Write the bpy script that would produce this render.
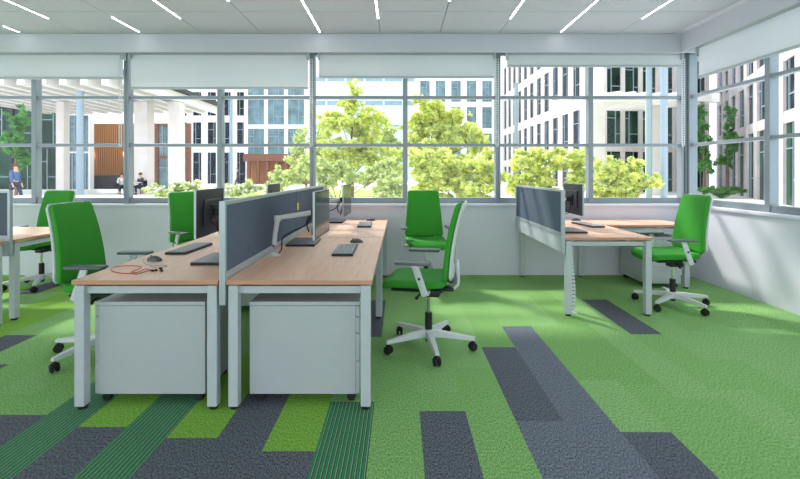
import bpy, bmesh, math, random
from mathutils import Vector, Matrix
R = math.radians
for o in list(bpy.data.objects): bpy.data.objects.remove(o)
scene = bpy.context.scene
C = scene.collection
# ------------------------------------------------------------------ camera, sky, sun, exposure
CAMH = 1.354; F = 436.0
cd = bpy.data.cameras.new('camera'); cam = bpy.data.objects.new('camera', cd); C.objects.link(cam)
cam.location = (0, 0, CAMH); cam.rotation_euler = (R(90), 0, 0)
cd.sensor_width = 36; cd.lens = F / 800 * 36; cd.shift_y = -67.5 / 800; cd.clip_end = 400; cd.clip_start = .05
scene.camera = cam
w = bpy.data.worlds.new('sky'); scene.world = w; w.use_nodes = True
bg = w.node_tree.nodes['Background']; bg.inputs[0].default_value = (.84, .93, 1.0, 1); bg.inputs[1].default_value = 1.7
sl = bpy.data.lights.new('sun', 'SUN'); sun = bpy.data.objects.new('sun', sl); C.objects.link(sun)
sl.energy = 2.6; sl.angle = R(5.0); sl.color = (1, .97, .90)
sun.rotation_euler = Vector((.50, -.62, -.80)).to_track_quat('-Z', 'Y').to_euler()
scene.view_settings.view_transform = 'Standard'; scene.view_settings.look = 'None'
scene.view_settings.exposure = 0.55; scene.view_settings.gamma = 1
scene.view_settings.use_curve_mapping = False
LAMP = 14.0

# ------------------------------------------------------------------ materials
def srgb(r, g, b):
    f = lambda c: (c / 255 / 12.92) if c / 255 <= .04045 else ((c / 255 + .055) / 1.055) ** 2.4
    return (f(r), f(g), f(b), 1)
def mat(name, col, rough=.5, metal=0, noise=0, nscale=20, bump=0, bscale=200, emit=0, spec=None, stretch=None, trans=0, coat=0):
    m = bpy.data.materials.new(name); m.use_nodes = True
    nt = m.node_tree; N = nt.nodes; L = nt.links; p = N['Principled BSDF']
    p.inputs['Base Color'].default_value = col
    p.inputs['Roughness'].default_value = rough; p.inputs['Metallic'].default_value = metal
    if spec is not None: p.inputs['Specular IOR Level'].default_value = spec
    if coat: p.inputs['Coat Weight'].default_value = coat
    tc = N.new('ShaderNodeTexCoord'); mp = N.new('ShaderNodeMapping'); L.new(tc.outputs['Object'], mp.inputs[0])
    if stretch: mp.inputs['Scale'].default_value = stretch
    nz = N.new('ShaderNodeTexNoise'); nz.inputs['Scale'].default_value = nscale; nz.inputs['Detail'].default_value = 6
    L.new(mp.outputs[0], nz.inputs['Vector'])
    mx = N.new('ShaderNodeMix'); mx.data_type = 'RGBA'
    k = noise if noise else .03
    mx.inputs['A'].default_value = tuple(c * (1 - k) for c in col[:3]) + (1,)
    mx.inputs['B'].default_value = tuple(min(1, c * (1 + k)) for c in col[:3]) + (1,)
    mr = N.new('ShaderNodeMapRange'); mr.inputs[1].default_value = .3; mr.inputs[2].default_value = .7
    L.new(nz.outputs['Fac'], mr.inputs[0]); L.new(mr.outputs[0], mx.inputs['Factor']); L.new(mx.outputs['Result'], p.inputs['Base Color'])
    if bump:
        n2 = N.new('ShaderNodeTexNoise'); n2.inputs['Scale'].default_value = bscale; L.new(tc.outputs['Object'], n2.inputs['Vector'])
        b = N.new('ShaderNodeBump'); b.inputs['Strength'].default_value = bump; b.inputs['Distance'].default_value = .01
        L.new(n2.outputs['Fac'], b.inputs['Height']); L.new(b.outputs[0], p.inputs['Normal'])
    if emit:
        p.inputs['Emission Color'].default_value = col; p.inputs['Emission Strength'].default_value = emit
    if trans:
        t = N.new('ShaderNodeBsdfTranslucent'); t.inputs[0].default_value = col
        ms = N.new('ShaderNodeMixShader'); ms.inputs[0].default_value = trans
        L.new(mx.outputs['Result'], t.inputs[0])
        L.new(p.outputs[0], ms.inputs[1]); L.new(t.outputs[0], ms.inputs[2]); L.new(ms.outputs[0], N['Material Output'].inputs[0])
    return m
def glass(name, tint, refl=.06):
    m = bpy.data.materials.new(name); m.use_nodes = True
    nt = m.node_tree; N = nt.nodes; L = nt.links; N.remove(N['Principled BSDF'])
    t = N.new('ShaderNodeBsdfTransparent'); t.inputs[0].default_value = tint
    g = N.new('ShaderNodeBsdfGlossy'); g.inputs['Roughness'].default_value = .01
    ms = N.new('ShaderNodeMixShader'); ms.inputs[0].default_value = refl
    L.new(t.outputs[0], ms.inputs[1]); L.new(g.outputs[0], ms.inputs[2]); L.new(ms.outputs[0], N['Material Output'].inputs[0])
    return m
def carpet(name, ca, cb, stripe=None, mott=1.0):
    m = bpy.data.materials.new(name); m.use_nodes = True
    nt = m.node_tree; N = nt.nodes; L = nt.links; p = N['Principled BSDF']
    p.inputs['Roughness'].default_value = .95; p.inputs['Specular IOR Level'].default_value = .15
    tc = N.new('ShaderNodeTexCoord'); mp = N.new('ShaderNodeMapping'); mp.inputs['Scale'].default_value = (1.6, .7, 1)
    L.new(tc.outputs['Object'], mp.inputs[0])
    nz = N.new('ShaderNodeTexNoise'); nz.inputs['Scale'].default_value = 105; nz.inputs['Detail'].default_value = 5; nz.inputs['Roughness'].default_value = .75
    L.new(mp.outputs[0], nz.inputs['Vector'])
    mr = N.new('ShaderNodeMapRange'); mr.inputs[1].default_value = .38; mr.inputs[2].default_value = .62; L.new(nz.outputs['Fac'], mr.inputs[0])
    mx = N.new('ShaderNodeMix'); mx.data_type = 'RGBA'; mx.inputs['A'].default_value = ca; mx.inputs['B'].default_value = cb
    L.new(mr.outputs[0], mx.inputs['Factor']); out = mx.outputs['Result']
    if stripe:
        sx = N.new('ShaderNodeSeparateXYZ'); L.new(tc.outputs['Object'], sx.inputs[0])
        a = N.new('ShaderNodeMath'); a.operation = 'MULTIPLY'; a.inputs[1].default_value = 46.15 ; L.new(sx.outputs[0], a.inputs[0])
        fr = N.new('ShaderNodeMath'); fr.operation = 'FRACT'; L.new(a.outputs[0], fr.inputs[0])
        cr = N.new('ShaderNodeValToRGB'); cr.color_ramp.interpolation = 'CONSTANT'
        e = cr.color_ramp.elements; e[0].position = 0; e[0].color = stripe[0]; e[1].position = .48; e[1].color = stripe[1]
        x = e.new(.60); x.color = stripe[2]; x = e.new(.78); x.color = stripe[1]
        L.new(fr.outputs[0], cr.inputs[0])
        m2 = N.new('ShaderNodeMix'); m2.data_type = 'RGBA'; m2.blend_type = 'MULTIPLY'; m2.inputs['Factor'].default_value = 1
        L.new(cr.outputs[0], m2.inputs['A']); L.new(out, m2.inputs['B']); out = m2.outputs['Result']
    L.new(out, p.inputs['Base Color'])
    b = N.new('ShaderNodeBump'); b.inputs['Strength'].default_value = .5; b.inputs['Distance'].default_value = .004
    L.new(nz.outputs['Fac'], b.inputs['Height']); L.new(b.outputs[0], p.inputs['Normal'])
    return m
M = {}
M['white_metal'] = mat('white_powder_coat', srgb(192, 197, 202), .4)
M['cabinet'] = mat('cabinet_white', srgb(186, 189, 193), .38, noise=.004)
M['green'] = mat('green_fabric', (.040, .315, .026, 1), .75, noise=.10, nscale=400, bump=.12, bscale=900, spec=.3)
M['shell'] = mat('white_plastic', srgb(214, 217, 218), .4)
M['pad'] = mat('grey_pad', srgb(96, 104, 106), .45)
M['black'] = mat('black_plastic', srgb(30, 32, 34), .45)
M['rubber'] = mat('black_rubber', srgb(22, 23, 24), .7)
M['chrome'] = mat('chrome', (.75, .77, .76, 1), .15, metal=1)
M['silver'] = mat('silver_frame', srgb(178, 186, 192), .35, metal=.3)
M['screenfab'] = mat('slate_fabric', srgb(98, 109, 124), .95, noise=.22, nscale=260, spec=.1)
M['screenback'] = mat('black_matte_back', srgb(56, 58, 64), .45)
M['display'] = mat('dark_display', srgb(22, 24, 26), .12, spec=.8)
M['wall'] = mat('wall_paint', srgb(224, 222, 234), .6, noise=.012, nscale=3)
M['ceil'] = mat('ceiling_panel', srgb(192, 194, 202), .75, noise=.01, nscale=2)
M['gap'] = mat('panel_joint', srgb(150, 160, 160), .8)
M['alu'] = mat('grey_aluminium', srgb(136, 146, 153), .4, metal=.25)
M['blind'] = mat('blind_fabric', srgb(226, 229, 231), .85, noise=.005, nscale=3, trans=.5)
M['blindbar'] = mat('blind_bar', srgb(176, 184, 186), .5)
M['glass'] = glass('window_glass', (.975, .985, .985, 1), .012)
M['lamp'] = mat('lamp_diffuser', (1, 1, 1, 1), .5, emit=LAMP)
M['key'] = mat('keyboard_keys', srgb(168, 172, 174), .5)
M['keybase'] = mat('keyboard_body', srgb(30, 32, 34), .45)
M['red'] = mat('red_cord', srgb(205, 50, 40), .5)
M['cordgrey'] = mat('grey_cord', srgb(190, 195, 196), .5)
M['yellow'] = mat('yellow_tag', srgb(225, 220, 30), .6)
M['wood'] = mat('beech_laminate', srgb(240, 189, 158), .42, noise=.09, nscale=5, stretch=(9, .7, 1))
M['wood2'] = mat('beech_edge', srgb(200, 146, 116), .5)
M['lid'] = mat('dark_grey_lid', srgb(84, 86, 92), .35)
W_ = (1, 1, 1, 1)
M['cg1'] = carpet('carpet_leaf_green', srgb(78, 132, 58), srgb(172, 216, 140))  # these three greens are muted beside lime: glare is put into the colour
M['cg2'] = carpet('carpet_soft_green', srgb(84, 136, 66), srgb(178, 220, 148))
M['cg3'] = carpet('carpet_deep_green', srgb(74, 126, 54), srgb(166, 212, 134))
M['lime'] = carpet('carpet_lime', srgb(86, 138, 40), srgb(168, 214, 98))
M['slate'] = carpet('carpet_slate', srgb(30, 32, 38), srgb(136, 140, 152))
M['slate2'] = carpet('carpet_slate_light', srgb(42, 46, 56), srgb(154, 160, 174))
M['stripe'] = carpet('carpet_striped', (.55, .55, .55, 1), W_, (srgb(66, 160, 98), srgb(50, 98, 74), srgb(186, 192, 188)))

# ------------------------------------------------------------------ mesh helpers
def BM(): return bmesh.new()
def box(bm, x0, x1, y0, y1, z0, z1, bev=0, rot=None, seg=2):
    c = Vector(((x0 + x1) / 2, (y0 + y1) / 2, (z0 + z1) / 2))
    mtx = Matrix.Translation(c) @ (rot.to_4x4() if rot else Matrix.Identity(4)) @ Matrix.Diagonal((abs(x1 - x0), abs(y1 - y0), abs(z1 - z0), 1))
    vs = bmesh.ops.create_cube(bm, size=1, matrix=mtx)['verts']
    if bev:
        es = list({e for v in vs for e in v.link_edges})
        bmesh.ops.bevel(bm, geom=es, offset=bev, segments=seg, profile=.5, affect='EDGES')
    return bm
def bar(bm, a, b, wd, ht, bev=0, up=(0, 0, 1)):
    a = Vector(a); b = Vector(b); d = (b - a); L = d.length; d.normalize()
    s = d.cross(Vector(up))
    if s.length < 1e-4: s = Vector((1, 0, 0))
    s.normalize(); u = s.cross(d)
    rot = Matrix((s, d, u)).transposed()
    c = (a + b) / 2
    mtx = Matrix.Translation(c) @ rot.to_4x4() @ Matrix.Diagonal((wd, L, ht, 1))
    vs = bmesh.ops.create_cube(bm, size=1, matrix=mtx)['verts']
    if bev: bmesh.ops.bevel(bm, geom=list({e for v in vs for e in v.link_edges}), offset=bev, segments=2, profile=.5, affect='EDGES')
def tube(bm, pts, r, n=8, closed=False):
    pts = [Vector(p) for p in pts]; rings = []; m = len(pts)
    rr = r if isinstance(r, (list, tuple)) else [r] * m
    for i, p in enumerate(pts):
        if closed: d = pts[(i + 1) % m] - pts[i - 1]
        else: d = pts[min(i + 1, m - 1)] - pts[max(i - 1, 0)]
        d.normalize()
        s = d.cross(Vector((0, 0, 1)))
        if s.length < .05: s = d.cross(Vector((0, 1, 0)))
        s.normalize(); u = s.cross(d)
        rings.append([bm.verts.new(p + (s * math.cos(2 * math.pi * k / n) + u * math.sin(2 * math.pi * k / n)) * rr[i]) for k in range(n)])
    for i in range(m if closed else m - 1):
        A = rings[i]; B = rings[(i + 1) % m]
        for k in range(n): bm.faces.new((A[k], A[(k + 1) % n], B[(k + 1) % n], B[k]))
    if not closed: bm.faces.new(rings[0][::-1]); bm.faces.new(rings[-1])
def lathe(bm, prof, c=(0, 0, 0), n=20, axis='Z'):
    rings = []
    for r, z in prof:
        ring = []
        for k in range(n):
            a = 2 * math.pi * k / n; v = (r * math.cos(a), r * math.sin(a), z)
            if axis == 'X': v = (v[2], v[0], v[1])
            if axis == 'Y': v = (v[0], v[2], v[1])
            ring.append(bm.verts.new(Vector(v) + Vector(c)))
        rings.append(ring)
    for A, B in zip(rings, rings[1:]):
        for k in range(n): bm.faces.new((A[k], A[(k + 1) % n], B[(k + 1) % n], B[k]))
    bm.faces.new(rings[0][::-1]); bm.faces.new(rings[-1])
def cushion(bm, hw, pos, nrm, nu=14, nv=20, t=.05, vr=.07):
    """closed padded slab: hw(v)=half width, pos(u,v)->point, nrm(v)->thickness direction"""
    vs_ = [.5 - .5 * math.cos(math.pi * j / nv) for j in range(nv + 1)]
    us = [math.sin(math.pi / 2 * (-1 + 2 * i / nu)) for i in range(nu + 1)]
    F_, B_ = [], []
    for v in vs_:
        fr, br = [], []
        for u in us:
            e = (1 - abs(u) ** 14) ** .5 * (max(0, 1 - abs(2 * v - 1) ** 16)) ** .5
            th = t * (.40 + .60 * e) / 2
            p = pos(u * hw(v), v, u); n = nrm(v)
            fr.append(bm.verts.new(p - n * th)); br.append(bm.verts.new(p + n * th))
        F_.append(fr); B_.append(br)
    for j in range(nv):
        for i in range(nu):
            bm.faces.new((F_[j][i], F_[j][i + 1], F_[j + 1][i + 1], F_[j + 1][i]))
            bm.faces.new((B_[j][i], B_[j + 1][i], B_[j + 1][i + 1], B_[j][i + 1]))
    for j in range(nv):
        bm.faces.new((F_[j][0], F_[j + 1][0], B_[j + 1][0], B_[j][0])); bm.faces.new((F_[j][nu], B_[j][nu], B_[j + 1][nu], F_[j + 1][nu]))
    for i in range(nu):
        bm.faces.new((F_[0][i], B_[0][i], B_[0][i + 1], F_[0][i + 1])); bm.faces.new((F_[nv][i], F_[nv][i + 1], B_[nv][i + 1], B_[nv][i]))
def smooth_pts(pts, n=6):
    out = []
    for i in range(len(pts) - 1):
        p0 = Vector(pts[max(0, i - 1)]); p1 = Vector(pts[i]); p2 = Vector(pts[i + 1]); p3 = Vector(pts[min(len(pts) - 1, i + 2)])
        for k in range(n):
            s = k / n; out.append(.5 * ((2 * p1) + (p2 - p0) * s + (2 * p0 - 5 * p1 + 4 * p2 - p3) * s * s + (3 * p1 - p0 - 3 * p2 + p3) * s ** 3))
    return out + [Vector(pts[-1])]
def obj(name, bm, m, parent=None, smooth=False, loc=None, label=None):
    bmesh.ops.recalc_face_normals(bm, faces=bm.faces)
    me = bpy.data.meshes.new(name); bm.to_mesh(me); bm.free()
    o = bpy.data.objects.new(name, me); C.objects.link(o)
    for x in (m if isinstance(m, list) else [m]): me.materials.append(x)
    if smooth:
        for p in me.polygons: p.use_smooth = True
        me.set_sharp_from_angle(angle=R(38))
    if parent: o.parent = parent
    if loc: o.location = loc
    if label: o['label'] = label
    return o
def tag(o, label, cat, group=None):
    o['label'] = label; o['category'] = cat
    if group: o['group'] = group
    elif 'group' in o: del o['group']
    return o
def thing(name, label, cat, loc=(0, 0, 0), rz=0, group=None):
    o = bpy.data.objects.new(name, None); C.objects.link(o); o.empty_display_size = .1
    o.location = loc; o.rotation_euler = (0, 0, rz); return tag(o, label, cat, group)
def struct(name, bm, m, smooth=False):
    o = obj(name, bm, m, smooth=smooth); o['kind'] = 'structure'; return o
def copy_tree(o, parent=None):
    c = o.copy(); C.objects.link(c); c.parent = parent
    for ch in list(o.children): copy_tree(ch, c)
    return c
def at(px, py, Y):            # world point seen at photo position px,py at depth Y
    return Vector(((px - 400) * Y / F, Y, CAMH + (172 - py) * Y / F))

# ------------------------------------------------------------------ room
XL, XR, YB, YF = -9.0, 3.77, -4.0, 5.73
# carpet planks
bm = BM(); mats = [M['cg1'], M['cg2'], M['cg3'], M['lime'], M['slate'], M['slate2'], M['stripe']]
rng = random.Random(4); P = .26; X0 = .11
special = {  # column: [(y0, y1, material index)]
 0: [(-2, 2.47, 4)], 2: [(2.37, 3.37, 4), (-2, 2.37, 5)], 3: [(1.0, 3.83, 5)], 4: [(1.2, 2.27, 4)], 7: [(3.64, 4.63, 4)],
 -2: [(1.55, 2.57, 6), (3.58, 4.60, 4)], -3: [(1.1, 2.115, 4), (2.115, 3.10, 3)], -4: [(1.2, 3.2, 4)], -5: [(1.2, 2.22, 4), (2.22, 3.2, 3)],
 -6: [(1.4, 3.0, 6)], -7: [(1.3, 2.315, 4), (2.315, 3.3, 3)], -8: [(1.0, 2.84, 6)], -9: [(1.4, 2.43, 4)], -10: [(1.42, 2.43, 4)],
 -12: [(2.05, 3.07, 4)], -13: [(2.62, 3.62, 4)], -17: [(4.84, 5.73, 4)], -20: [(3.4, 4.4, 4)]}
for k in range(-36, 16):
    xa = X0 + P * k; xb = xa + P
    if xa >= XR: continue
    xb = min(xb, XR); ya = YB; off = rng.random(); cuts = [YB]
    y = YB + off
    while y < YF: cuts.append(y); y += 1.0
    cuts.append(YF)
    sp = special.get(k, [])
    for a, b, _ in sp:
        cuts = [c for c in cuts if not (a < c < b)] + [max(a, YB), min(b, YF)]
    cuts = sorted(set(cuts))
    for a, b in zip(cuts, cuts[1:]):
        if b - a < 1e-4: continue
        mi = rng.choice([0, 0, 0, 1, 1, 2]) if k > -12 else rng.choice([0, 1, 1, 3])
        if k > 6: mi = rng.choice([1, 1, 0])
        for s in sp:
            if s[0] - 1e-6 <= (a + b) / 2 <= s[1]: mi = s[2]
        f = bm.faces.new([bm.verts.new(v) for v in ((xa, a, 0), (xb, a, 0), (xb, b, 0), (xa, b, 0))]); f.material_index = mi
me_floor = struct('floor', bm, mats)
# parapet walls
bm = BM(); box(bm, XL, XR + .2, YF, YF + .2, -.05, .90); struct('wall_back', bm, M['wall'])
bm = BM(); box(bm, XR, XR + .2, YB, YF, -.05, .90); struct('wall_right', bm, M['wall'])
bm = BM(); box(bm, XL, XR - .04, YF - .035, YF + .16, .902, .935, .004); struct('trim_1', bm, M['wall'])
bm = BM(); box(bm, XR - .035, XR + .16, YB, YF + .16, .902, .935, .004); struct('trim_2', bm, M['wall'])
# ceiling panels, joints, soffits
CZ = 3.08; SZ = 2.854; SY = 5.45; SX = 3.52
seamx = [-.983 + .7395 * i for i in range(-11, 7)]
bm = BM(); ys = [-4.0, -2.5, -1.2, .2, 1.7, 3.2, 4.69, SY]
xs = [XL] + [x for x in seamx if XL + .1 < x < SX - .05] + [SX]
for a, b in zip(xs, xs[1:]):
    for c, d in zip(ys, ys[1:]): box(bm, a + .004, b - .004, c + .004, d - .004, CZ, CZ + .02)
struct('ceiling', bm, M['ceil'])
bm = BM(); box(bm, XL, SX, YB, SY, CZ + .021, CZ + .1); struct('ceiling_backing', bm, M['gap'])
bm = BM(); box(bm, XL, XR + .25, SY, SY + .035, SZ, CZ + .1); box(bm, SX, XR + .25, YB, SY, SZ + .10, CZ + .1)
box(bm, SX, SX + .035, YB, SY, SZ, SZ + .1); box(bm, XL, XR + .25, SY + .035, YF + .25, SZ + .10, CZ + .1)
struct('trim_3', bm, M['ceil'])
bm = BM(); box(bm, SX - .10, SX - .001, YB, SY, CZ - .006, CZ - .001); struct('trim_4', bm, M['wall'])
# windows on the back: units of two bays
WY = 5.85; WX = 3.87; ZB, Z1, Z2, ZT = .935, 1.713, 2.35, 2.96
PITCH = 1.236; xm0 = -1.167
def window_unit(n, a, b, fixed, axis, main=(True, True)):
    """frame + panes from a to b (two bays) on plane 'fixed'"""
    def bx(bm, u0, u1, d0, d1, z0, z1, bev=0):
        if axis == 'x': box(bm, u0, u1, fixed + d0, fixed + d1, z0, z1, bev)
        else: box(bm, fixed + d0, fixed + d1, u0, u1, z0, z1, bev)
    bm = BM(); mid = (a + b) / 2
    bx(bm, a, a + .032, -.06, .05, ZB, ZT, .004); bx(bm, b - .032, b, -.06, .05, ZB, ZT, .004)
    bx(bm, mid - .032, mid + .032, -.05, .05, ZB, ZT, .004)
    for z, h in ((ZB, .075), (Z1 - .02, .04), (Z2 - .02, .04), (ZT - .05, .05)):
        for u0, u1 in ((a + .031, mid - .031), (mid + .031, b - .031)): bx(bm, u0, u1, -.035, .035, z, z + h, .003)
    o = struct('window_%d' % n, bm, M['alu'])
    for u0, u1 in ((a + .03, mid - .03), (mid + .03, b - .03)):
        for z0, z1 in ((ZB + .07, Z1 - .02), (Z1 + .02, Z2 - .02), (Z2 + .02, ZT - .05)):
            p = BM(); bx(p, u0, u1, -.004, .004, z0, z1); obj('pane', p, M['glass'], o)
    return o
n = 1
for i in range(-3, 2):
    a = xm0 + 2 * PITCH * i
    if a < XL: a0 = XL
    window_unit(n, a + .002, a + 2 * PITCH - .002, WY, 'x'); n += 1
bm = BM(); xa = xm0 + 4 * PITCH
box(bm, 3.785, 3.93, WY - .07, WY + .05, .936, ZT, .006); struct('window_%d' % n, bm, M['alu']); n += 1
for i in range(4):
    b = WY - .075 - 2 * PITCH * i
    window_unit(n, b - 2 * PITCH + .002, b, WX, 'y'); n += 1

# ------------------------------------------------------------------ roller blinds
def blind(a, b, zb, axis, label, fixed, chain_at=None, chain_z=1.70):
    t = thing('roller_blind', label, 'blind', ((a + b) / 2, fixed, 0) if axis == 'x' else (fixed, (a + b) / 2, 0), 0 if axis == 'x' else R(-90), 'roller blinds above the windows')
    h = abs(b - a) / 2
    m = BM(); box(m, -h, h, -.003, .003, zb, 2.86); obj('blind_fabric', m, M['blind'], t)
    m = BM(); box(m, -h, h, -.012, .012, zb - .03, zb, .004); obj('bottom_bar', m, M['blindbar'], t)
    m = BM(); lathe(m, [(.028, -h), (.028, h)], (0, .0, 2.89), 16, 'X'); obj('roller_tube', m, M['blindbar'], t, True)
    for s in (-1, 1):
        m = BM(); box(m, s * h - .012, s * h + .012, -.045, .045, 2.80, 2.93, .003); obj('bracket', m, M['blindbar'], t)
    if chain_at is not None:
        m = BM(); x = chain_at
        for dx in (-.014, .014):
            z = 2.80
            while z > chain_z:
                bmesh.ops.create_icosphere(m, subdivisions=1, radius=.0115, matrix=Matrix.Translation((x + dx, 0, z))); z -= .031
            tube(m, [(x + dx, 0, 2.82), (x + dx, 0, chain_z)], .0025, 5)
        tube(m, [(x + .014 * math.cos(q * math.pi / 6), 0, chain_z - .014 * math.sin(q * math.pi / 6)) for q in range(7)], .005, 5)
        obj('bead_chain', m, M['shell'], t, True)
    return t
BY = 5.62; X = lambda p: (p - 400) * BY / F
Zb = lambda y: CAMH + (172 - y) * BY / F
blind(X(-52), X(123), Zb(77), 'x', 'roller blind at the far left, over the window beside the atrium', BY, (X(123) - X(-52)) / 2 - .035)
blind(X(131), X(308), Zb(87), 'x', 'roller blind second from left, pulled down the lowest on the back windows', BY, (X(308) - X(131)) / 2 + .04)
blind(X(319), X(494), Zb(76), 'x', 'roller blind in the middle, above the tall tree', BY, (X(494) - X(319)) / 2 + .04)
blind(X(507), X(681), Zb(65), 'x', 'roller blind nearest the corner, rolled up the most', BY, (X(681) - X(507)) / 2 + .03)
blind(5.31, 2.6, 2.52, 'y', 'roller blind hanging on the right-hand window wall', 3.64)

# ------------------------------------------------------------------ ceiling lights in the joints
Ys = lambda y: F * (CZ - CAMH) / (172 - y)
for i, a, b, lab in ((-5, Ys(26), Ys(31.5), 'thin linear ceiling light at the far left edge, near the window soffit'),
                  (-4, 3.2, Ys(18), 'long thin linear ceiling light first from the left along the top edge'),
                  (-3, Ys(17), Ys(31.5), 'short thin linear ceiling light close to the soffit above the far left blind'),
                  (-2, 3.2, Ys(18), 'long thin linear ceiling light over the left end of the second blind'),
                  (-1, 3.0, 4.39, 'thin linear ceiling light barely entering the top edge left of centre'),
                  (0, 3.9, Ys(31.5), 'thin linear ceiling light reaching the soffit left of the middle blind'),
                  (1, 3.2, Ys(18), 'thin linear ceiling light nearly in the centre, pointing at the middle blind'),
                  (2, 3.0, 4.39, 'thin linear ceiling light barely entering the top edge right of centre'),
                  (3, 3.2, Ys(18), 'thin linear ceiling light just right of the middle blind'),
                  (4, 3.9, Ys(31.5), 'thin linear ceiling light reaching the soffit above the corner blind'),
                  (5, 3.2, Ys(18), 'thin linear ceiling light nearest the right-hand soffit')):
    x = -.983 + .7395 * i
    t = thing('ceiling_light', lab, 'ceiling light', (x, (a + b) / 2, CZ - .004), 0, 'linear lights in the ceiling joints')
    m = BM(); h = (b - a) / 2; box(m, -.008, .008, -h, h, -.004, .003); obj('diffuser', m, M['lamp'], t)
    m = BM(); box(m, -.012, -.0082, -h, h, -.004, .003); box(m, .0082, .012, -h, h, -.004, .003); obj('housing', m, M['ceil'], t)
# ------------------------------------------------------------------ office chair (faces local -Y)
def make_chair():
    t = thing('office_chair', '', 'office chair')
    b = BM()
    lathe(b, [(.035, .075), (.042, .09), (.042, .125), (.032, .14)], n=20)
    for k in range(5):
        a = R(90 + 72 * k); d = Vector((math.cos(a), math.sin(a), 0)); s = Vector((-d.y, d.x, 0))
        secs = []
        for r, wd, zt, zb in ((.02, .030, .137, .085), (.12, .026, .128, .088), (.26, .021, .112, .082), (.352, .016, .100, .078)):
            secs.append([b.verts.new(d * r + s * sx * wd + Vector((0, 0, z))) for sx, z in ((-1, zb), (1, zb), (.8, zt), (-.8, zt))])
        for A, B in zip(secs, secs[1:]):
            for q in range(4): b.faces.new((A[q], A[(q + 1) % 4], B[(q + 1) % 4], B[q]))
        b.faces.new(secs[-1]); b.faces.new(secs[0][::-1])
    obj('star_base', b, M['shell'], t, True)
    for k in range(5):
        a = R(90 + 72 * k); c = Vector((math.cos(a), math.sin(a), 0)) * .338; b = BM()
        ca = a + (.5, 1.3, -.7, 2.2, .1)[k]; ax = Vector((-math.sin(ca), math.cos(ca), 0))
        for s in (-1, 1):
            mt = Matrix.Translation(c + ax * s * .016 + Vector((0, 0, .031))) @ ax.to_track_quat('Z', 'X').to_matrix().to_4x4()
            vs = bmesh.ops.create_cone(b, cap_ends=True, segments=20, radius1=.031, radius2=.031, depth=.02, matrix=mt)['verts']
            bmesh.ops.bevel(b, geom=[e for e in {e for v in vs for e in v.link_edges} if len(e.link_faces) == 2 and any(len(f.verts) > 4 for f in e.link_faces)], offset=.006, segments=2, affect='EDGES')
        lathe(b, [(.008, .03), (.008, .085)], c, 8)
        bar(b, c - ax * .012 + Vector((0, 0, .055)), c + ax * .012 + Vector((0, 0, .055)), .035, .02, .004)
        obj('caster', b, M['rubber'], t, True)
    b = BM(); lathe(b, [(.026, .05), (.028, .14), (.028, .265), (.024, .27)], n=18); obj('column_sleeve', b, M['black'], t, True)
    b = BM(); lathe(b, [(.014, .26), (.014, .45)], n=16); obj('gas_lift', b, M['chrome'], t, True)
    b = BM(); box(b, -.10, .10, -.11, .12, .445, .475, .01); box(b, -.045, .045, -.05, .09, .395, .45, .012); box(b, -.055, .055, .10, .20, .45, .475, .008)
    tube(b, [(.08, -.04, .45), (.17, -.05, .44), (.21, -.06, .43)], [.008, .008, .013], 8); tube(b, [(-.08, -.04, .45), (-.16, -.05, .44), (-.20, -.06, .43)], [.008, .008, .013], 8)
    obj('tilt_mechanism', b, M['black'], t, True)
    # seat
    def rnd(v, L, r):
        d = min(v, 1 - v) * L
        return 0 if d >= r else r - math.sqrt(max(0, r * r - (r - d) ** 2))
    b = BM()
    def spos(x, v, u):
        y = -.328 + .478 * v
        z = .518 - .030 * max(0, 1 - v / .22) ** 2 + .012 * abs(u) ** 2 + .014 * max(0, (v - .7) / .3)
        return Vector((x, y, z))
    cushion(b, lambda v: .240 - .012 * (1 - v) - rnd(v, .50, .07), spos, lambda v: Vector((0, 0, -1)), 16, 22, .062)
    obj('seat', b, M['green'], t, True)
    b = BM(); box(b, -.19, .19, -.26, .12, .468, .488, .010); obj('seat_pan', b, M['black'], t, True)
    # backrest
    H0, H1 = .565, 1.122
    def ycur(v): return .148 + .076 * v + .022 * (2 * v - .8) ** 2
    hwf = lambda v: .238 - .046 * v - rnd(v, .555, .028)
    b = BM(); cushion(b, hwf, lambda x, v, u: Vector((x, ycur(v) - .012 * abs(u) ** 2, H0 + (H1 - H0) * v)), lambda v: Vector((0, 1, 0)), 16, 26, .046)
    obj('backrest', b, M['green'], t, True)
    b = BM(); nu, nv = 12, 18; G = []
    for j in range(nv + 1):
        v = j / nv; row = []
        for i in range(nu + 1):
            u = -1 + 2 * i / nu
            row.append(b.verts.new((u * (hwf(v) - .001), ycur(v) - .012 * u * u + .034, H0 + .003 + (H1 - H0) * v)))
        G.append(row)
    for j in range(nv):
        for i in range(nu):
            if 3 <= i <= 8 and 3 <= j <= 14: continue
            b.faces.new((G[j][i], G[j][i + 1], G[j + 1][i + 1], G[j + 1][i]))
    sh = obj('back_shell', b, M['shell'], t, True)
    so = sh.modifiers.new('thick', 'SOLIDIFY'); so.thickness = .014; so.offset = 0
    b = BM(); pts = [(0, .10, .455), (0, .19, .462), (0, .228, .50), (0, .228, .58), (0, .222, .68)]
    for p, q in zip(pts, pts[1:]): bar(b, p, q, .075, .022, .006, up=(0, 1, 0.01))
    obj('back_spine', b, M['shell'], t, True)
    b = BM(); box(b, -.13, .13, .19, .214, .53, .562, .008); obj('lumbar_bracket', b, M['pad'], t, True)
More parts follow.
